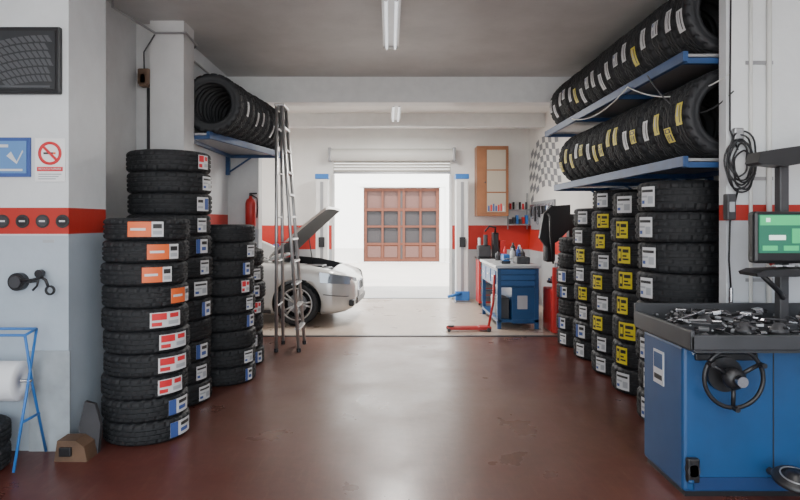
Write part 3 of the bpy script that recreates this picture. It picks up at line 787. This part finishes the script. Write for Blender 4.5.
for s_ in (-1, 1):
    hvv = []
    path = [(-.03, .34), (-.06, .50), (-.10, .64), (-.20, .79), (-.36, .875), (-.52, .902)]
    for k, (x, y) in enumerate(path):
        z0 = .605 + .014 * k; z1 = .705 + .026 * k
        hvv += [(x + .035, s_ * (y + .035), z0), (x + .02, s_ * (y + .03), z1)]
    fb.add(hvv, [[2 * k, 2 * k + 2, 2 * k + 3, 2 * k + 1] for k in range(5)], lampglass, True)
    fb.prism([(0, 0), (.20, 0), (.21, .15), (.02, .17)], 0, .03, steel, M=T(.02, s_ * .03 if s_ > 0 else -.24, .49) @ RZ(pi / 2))
    fb.box(-.08, -.0, s_ * .58 - .12, s_ * .58 + .10, .29, .39, black, .02)
    for q in range(6):
        yq = s_ * .03 + s_ * .03 * (q + 1)
        fb.box(.018, .026, yq - .008, yq + .008, .51, .64, black)
    fb.box(-4.86, -4.72, s_ * .66 - .14, s_ * .66 + .14, .80, .92, lred, .02)
    fb.tube([(-.02, s_ * .45, .44), (-.10, s_ * .76, .45), (-.25, s_ * .885, .47), (-.44, s_ * .915, .49)], .006, dkgrey, 6)
fb.box(-.02, .02, -.42, .42, .29, .40, black, .015)
fb.box(.005, .025, -.26, .26, .40, .50, lwhite, .004)
fb.build('front_trim', parent=e)
def wheel(parent, x, y, R=.34, wd=.225, name='wheel'):
    s_ = 1 if y > 0 else -1
    we = empty(name, (x, y, R), (-s_ * pi / 2, 0, 0)); we.parent = parent
    o = bpy.data.objects.new('tyre', tyre_mesh(R, wd)); C.objects.link(o); o.parent = we
    r = B(); q = R * .72
    r.lathe([(q, -.09), (q - .01, -.08), (q - .03, -.02), (q - .03, .06), (q - .012, .108), (q + .004, .115), (q + .008, .10)], alu, 48)
    r.lathe([(0, .0), (q - .03, .0), (q - .03, -.02), (0, -.02)], black, 48)
    for k in range(5):
        a = 2 * pi * k / 5
        for da in (-.16, .16):
            r.tube([(.04 * math.cos(a), .04 * math.sin(a), .085), ((q - .02) * math.cos(a + da), (q - .02) * math.sin(a + da), .095)], .017, alu, 6)
    r.cyl((0, 0, .05), (0, 0, .105), .045, alu, seg=20)
    r.cyl((0, 0, -.02), (0, 0, .03), .15, grey, seg=28)
    r.build('rim', parent=we)
for wx, wz in WC:
    for s_ in (-1, 1): wheel(e, wx, s_ * .81)

# ------------------------------------------------------------------ workshop: two-post lift columns
for x, s_ in ((-1.36, 1), (1.44, -1)):
    y = 12.05
    b = B()
    b.box(x - .16, x + .16, y - .2, y + .2, 0, .02, grey)
    b.box(x - .12, x + .12, y - .10, y + .12, .02, 2.46, white, .01)
    b.box(x - .03, x + .03, y - .112, y - .10, .1, 2.4, grey)
    b.box(x - .135, x + .135, y - .12, y + .14, 2.46, 2.56, blueb, .01)
    b.box(x - .14, x + .14, y - .14, y + .0, .04, .22, blueb, .01)
    b.tube([(x - .03, y - .14, .18), (x + s_ * .30, y - .30, .14)], .03, blueb, 8)
    b.box(x - .06, x + .06, y - .15, y - .10, 1.1, 1.3, black, .01)
    b.build('lift_column')

# cabinet on back wall
b = B()
b.box(1.76, 2.40, 12.14, 12.499, 1.72, 3.14, wood, .006)
b.box(1.96, 2.34, 12.125, 12.145, 1.80, 3.06, mat('cabinet_glass', (.50, .44, .36), .15))
b.box(1.80, 1.94, 12.13, 12.145, 1.78, 3.08, wood, .004)
for z in (2.2, 2.65): b.box(1.95, 2.35, 12.12, 12.135, z - .012, z + .012, wood)
random.seed(11)
for i in range(7): b.box(1.98 + i * .05, 2.01 + i * .05, 12.118, 12.126, 1.82, 1.93 + .02 * (i % 3), random.choice([lwhite, lblue, lred]))
b.cyl((1.92, 12.13, 2.4), (1.92, 12.11, 2.4), .012, steel)
b.build('hanging_cabinet')
# small shelf with spare parts on back wall, beside the cabinet
b = B()
for z in (1.56, 1.86): b.box(2.44, 2.86, 12.28, 12.499, z - .02, z, grey)
for x in (2.44, 2.84): b.box(x, x + .02, 12.46, 12.499, 1.45, 2.2, grey)
for i in range(6):
    x = 2.46 + i * .065
    b.box(x, x + .05, 12.32, 12.44, 1.56, 1.66 + .04 * (i % 3), random.choice([red, dkgrey, lwhite, blueb]), .004)
    b.cyl((x + .025, 12.38, 1.86), (x + .025, 12.38, 1.98 + .03 * (i % 2)), .022, random.choice([black, dkgrey, lwhite, lred]), seg=12)
b.build('parts_shelf')
# tool cabinet
b = B()
dg_ = mat('drawer_grey', (.12, .12, .13), .4)
b.box(1.66, 2.20, 11.2, 11.6, .08, .90, red, .012)
for i in range(6): b.box(1.69, 2.17, 11.185, 11.205, .12 + i * .125, .225 + i * .125, dg_, .004); b.box(1.77, 2.09, 11.17, 11.19, .195 + i * .125, .21 + i * .125, steel)
for x in (1.72, 2.14):
    for y in (11.26, 11.54): b.cyl((x - .015, y, .04), (x + .015, y, .04), .04, black, seg=16)
b.box(1.64, 2.22, 11.18, 11.62, .90, .93, black, .006)
b.box(1.66, 1.90, 11.28, 11.5, .93, 1.16, dkgrey, .02); b.box(1.94, 2.05, 11.3, 11.5, .93, 1.40, black, .015); b.box(2.08, 2.18, 11.3, 11.5, .93, 1.25, red, .015)
b.cyl((1.80, 11.3, 1.16), (1.80, 11.3, 1.36), .04, dkgrey); b.cyl((1.70, 11.4, 1.16), (1.70, 11.4, 1.3), .03, lwhite)
b.tube([(1.98, 11.3, 1.40), (1.98, 11.25, 1.5), (1.86, 11.25, 1.52), (1.78, 11.25, 1.42)], .018, black)
b.build('tool_cabinet')
# workbench
b = B()
X0, X1, Y0, Y1 = 1.60, 2.22, 8.95, 10.45
bd = mat('bench_drawer', (.02, .10, .28), .4)
b.box(X0 - .03, X1 + .03, Y0 - .03, Y1 + .03, .91, .955, mat('bench_top', (.55, .58, .60), .35, metal=.3, var=.15), .006)
for x in (X0 + .03, X1 - .03):
    for y in (Y0 + .03, Y1 - .03): b.box(x - .03, x + .03, y - .03, y + .03, 0, .91, blue)
b.box(X0, X1, Y0 + .02, Y1, .62, .90, blue, .006)
b.box(X0 + .22, X1, Y0 + .01, Y1 - .1, .08, .62, blue, .006)
b.box(X0, X1, Y0, Y1, .10, .14, blue)
for i in range(3): b.box(X0 + .05, X1 - .05, Y0, Y0 + .02, .65 + i * .085, .72 + i * .085, bd, .003)
for i in range(3): b.box(X0 - .012, X0, Y0 + .1 + i * .46, Y0 + .5 + i * .46, .66, .86, bd, .003); b.box(X0 - .022, X0 - .01, Y0 + .22 + i * .46, Y0 + .38 + i * .46, .76, .78, steel)
b.box(X0 + .05, X0 + .2, Y0 + .1, Y0 + .5, .14, .45, dkgrey, .01); b.cyl((X0 + .12, Y0 + .8, .14), (X0 + .12, Y0 + .8, .42), .08, white)
b.box(X0 + .3, X0 + .45, Y0 - .004, Y0 + .01, .3, .5, lgrey)
b.build('workbench')
b = B()
b.box(1.72, 1.86, 9.25, 9.42, .955, 1.0, dkgrey, .008); b.box(1.74, 1.84, 9.20, 9.32, 1.0, 1.10, blueb, .01); b.box(1.74, 1.84, 9.36, 9.43, 1.0, 1.10, blueb, .01)
b.cyl((1.79, 9.08, 1.04), (1.79, 9.4, 1.04), .014, steel); b.cyl((1.72, 9.09, 1.04), (1.86, 9.09, 1.04), .007, steel)
b.build('bench_vice')
b = B()
b.box(1.95, 2.15, 9.2, 9.5, .955, 1.06, dkgrey, .012); b.tube([(2.0, 9.35, 1.06), (2.0, 9.35, 1.11), (2.1, 9.35, 1.11), (2.1, 9.35, 1.06)], .008, black)
b.build('toolbox')
b = B()
for (x, y, r, hh, mm) in ((1.98, 9.7, .04, .22, lwhite), (2.08, 9.72, .035, .25, lblue), (2.16, 9.8, .04, .20, dkgrey), (1.90, 9.9, .03, .24, lred), (2.05, 10.0, .045, .3, black), (2.18, 10.1, .04, .26, lwhite), (1.82, 10.1, .05, .15, dkgrey)):
    b.lathe([(0, 0), (r, 0), (r, hh * .75), (r * .4, hh * .88), (r * .4, hh), (0, hh)], mm, 18, M=T(x, y, .955))
b.build('spray_bottles')
# low red floor jack with upright handle
b = B()
b.box(.84, 1.46, 8.74, 8.765, .025, .06, red, .006); b.box(.84, 1.46, 8.90, 8.925, .025, .06, red, .006)
b.box(1.30, 1.48, 8.74, 8.925, .025, .07, red, .01)
b.box(.88, 1.32, 8.80, 8.865, .035, .065, red, .01); b.cyl((.90, 8.83, .06), (.90, 8.83, .08), .045, dkgrey, seg=20)
for x, r in ((.86, .025), (1.44, .03)):
    for y in (8.725, 8.94): b.cyl((x, y - .012, r), (x, y + .012, r), r, black, seg=18)
b.tube([(1.45, 8.83, .06), (1.52, 8.83, .42), (1.535, 8.83, .82)], .018, red, 10)
b.build('floor_jack')
# tyre changer
b = B()
b.box(2.33, 2.85, 8.66, 9.15, 0.0, .62, red, .02)
b.box(2.36, 2.82, 8.645, 8.665, .1, .5, dkgrey, .01)
b.cyl((2.55, 8.9, .62), (2.55, 8.9, .70), .12, dkgrey, seg=28); b.cyl((2.55, 8.9, .70), (2.55, 8.9, .73), .22, black, seg=36)
for k in range(4):
    a = k * pi / 2 + .4; b.box(.14, .23, -.03, .03, 0, .05, steel, .006, M=T(2.55, 8.9, .73) @ RZ(a))
b.box(2.70, 2.84, 9.05, 9.2, .62, 1.72, black, .015)
b.box(2.30, 2.84, 9.07, 9.17, 1.60, 1.72, black, .02); b.cyl((2.40, 9.12, 1.1), (2.40, 9.12, 1.85), .022, steel, seg=14)
b.prism([(2.24, 1.36), (2.30, 1.72), (2.42, 1.84), (2.70, 1.86), (2.70, 1.50), (2.50, 1.30), (2.34, 1.22)], 8.98, 9.06, black)
b.box(2.33, 2.48, 8.98, 9.16, 1.00, 1.3, black, .03)
b.tube([(2.36, 8.98, 1.72), (2.33, 8.75, 1.68), (2.30, 8.6, 1.4), (2.34, 8.6, 1.0)], .014, black)
b.cyl((2.38, 8.58, .02), (2.38, 8.58, .95), .06, red, seg=18); b.cyl((2.38, 8.58, .95), (2.38, 8.58, 1.02), .025, steel, seg=12)
b.cyl((2.53, 8.58, .02), (2.53, 8.58, .80), .055, red, seg=18); b.cyl((2.53, 8.58, .80), (2.53, 8.58, .88), .025, steel, seg=12)
b.build('tyre_changer')
# checkered flag mural
b = B()
nx, nz = 10, 8
def fp(u, v):
    y = 12.3 - 2.2 * u; z = 2.05 + .95 * v + .28 * math.sin(u * 4.2) * (.6) + .35 * u - .1
    y += .25 * v
    return (2.896, min(y, 12.46), min(z, 3.5))
mdark = mat('mural_grey', (.22, .23, .25), .6)
for i in range(nx):
    for j in range(nz):
        q = [fp(i / nx, j / nz), fp((i + 1) / nx, j / nz), fp((i + 1) / nx, (j + 1) / nz), fp(i / nx, (j + 1) / nz)]
        if (i + j) % 2 == 0: b.add(q, [[0, 1, 2, 3]], mdark)
b.build('checkered_flag_mural', fixn=False)
b = B()
b.box(2.87, 2.899, 10.5, 12.2, 1.45, 2.0, mat('pegboard', (.30, .31, .33), .6))
for i in range(16):
    y = 10.6 + i * .1; L2 = random.uniform(.15, .4); mm = random.choice([steel, red, black, blueb, dkgrey])
    b.box(2.835, 2.87, y - .015, y + .015, 1.95 - L2, 1.95, mm, .004); b.box(2.83, 2.87, y - .035, y + .035, 1.90, 1.95, steel, .004)
b.build('tool_board')
b = B()
b.cyl((2.35, 11.75, .35), (2.75, 11.75, .35), .2, red, seg=28); b.box(2.42, 2.68, 11.65, 11.9, .55, .85, dkgrey, .02); b.cyl((2.5, 11.7, .85), (2.5, 11.7, 1.05), .07, black)
for x in (2.42, 2.68): b.box(x - .02, x + .02, 11.6, 11.9, 0, .2, black)
b.lathe([(.10, 0), (.16, 0), (.16, .04), (.10, .04)], black, 28, M=T(2.4, 11.78, .72) @ RY(pi / 2), closed=True)
b.build('air_compressor')
b = B()
b.box(-3.0, -1.9, 12.15, 12.48, .9, .93, grey); b.box(-3.0, -1.9, 12.15, 12.48, .4, .43, grey)
for x in (-3.0, -1.92): b.box(x, x + .03, 12.15, 12.48, 0, 1.5, grey)
for i in range(9): b.box(-2.95 + i * .115, -2.86 + i * .115, 12.2, 12.4, .93, 1.05 + .05 * (i % 3), random.choice([red, blueb, lwhite, dkgrey]), .006)
b.build('parts_shelf')

# ------------------------------------------------------------------ light
w = bpy.data.worlds.new('sky'); bpy.context.scene.world = w; w.use_nodes = True
bg = w.node_tree.nodes['Background']; bg.inputs[0].default_value = (.87, .94, 1.0, 1); bg.inputs[1].default_value = 3.2
sd = bpy.data.lights.new('sun', 'SUN'); sd.energy = 7; sd.angle = .02; sd.color = (1, .96, .9)
so = bpy.data.objects.new('sun', sd); C.objects.link(so); so.rotation_euler = Vector((.25, .62, -1)).to_track_quat('-Z', 'Y').to_euler(); so.location = (0, 0, 20)
for nm, loc, rot, sx, sy in (('portal', (.04, 12.75, 1.35), (-pi / 2, 0, 0), 2.4, 2.6), ('portal', (0, -2.05, 1.8), (pi / 2, 0, 0), 6, 3.6)):
    ld = bpy.data.lights.new(nm, 'AREA'); ld.shape = 'RECTANGLE'; ld.size = sx; ld.size_y = sy
    ld.cycles.is_portal = True
    lo = bpy.data.objects.new(nm, ld); C.objects.link(lo); lo.location = loc; lo.rotation_euler = rot

# ------------------------------------------------------------------ camera
cd = bpy.data.cameras.new('camera'); cam = bpy.data.objects.new('camera', cd); C.objects.link(cam)
cam.location = (0, 0, 1.6); cam.rotation_euler = (pi / 2, 0, 0)
cd.sensor_width = 36; cd.lens = 27; cd.shift_x = .0125; cd.shift_y = -.035; cd.clip_end = 200
bpy.context.scene.camera = cam
vs_ = bpy.context.scene.view_settings
vs_.view_transform = 'AgX'; vs_.look = 'None'; vs_.exposure = .95
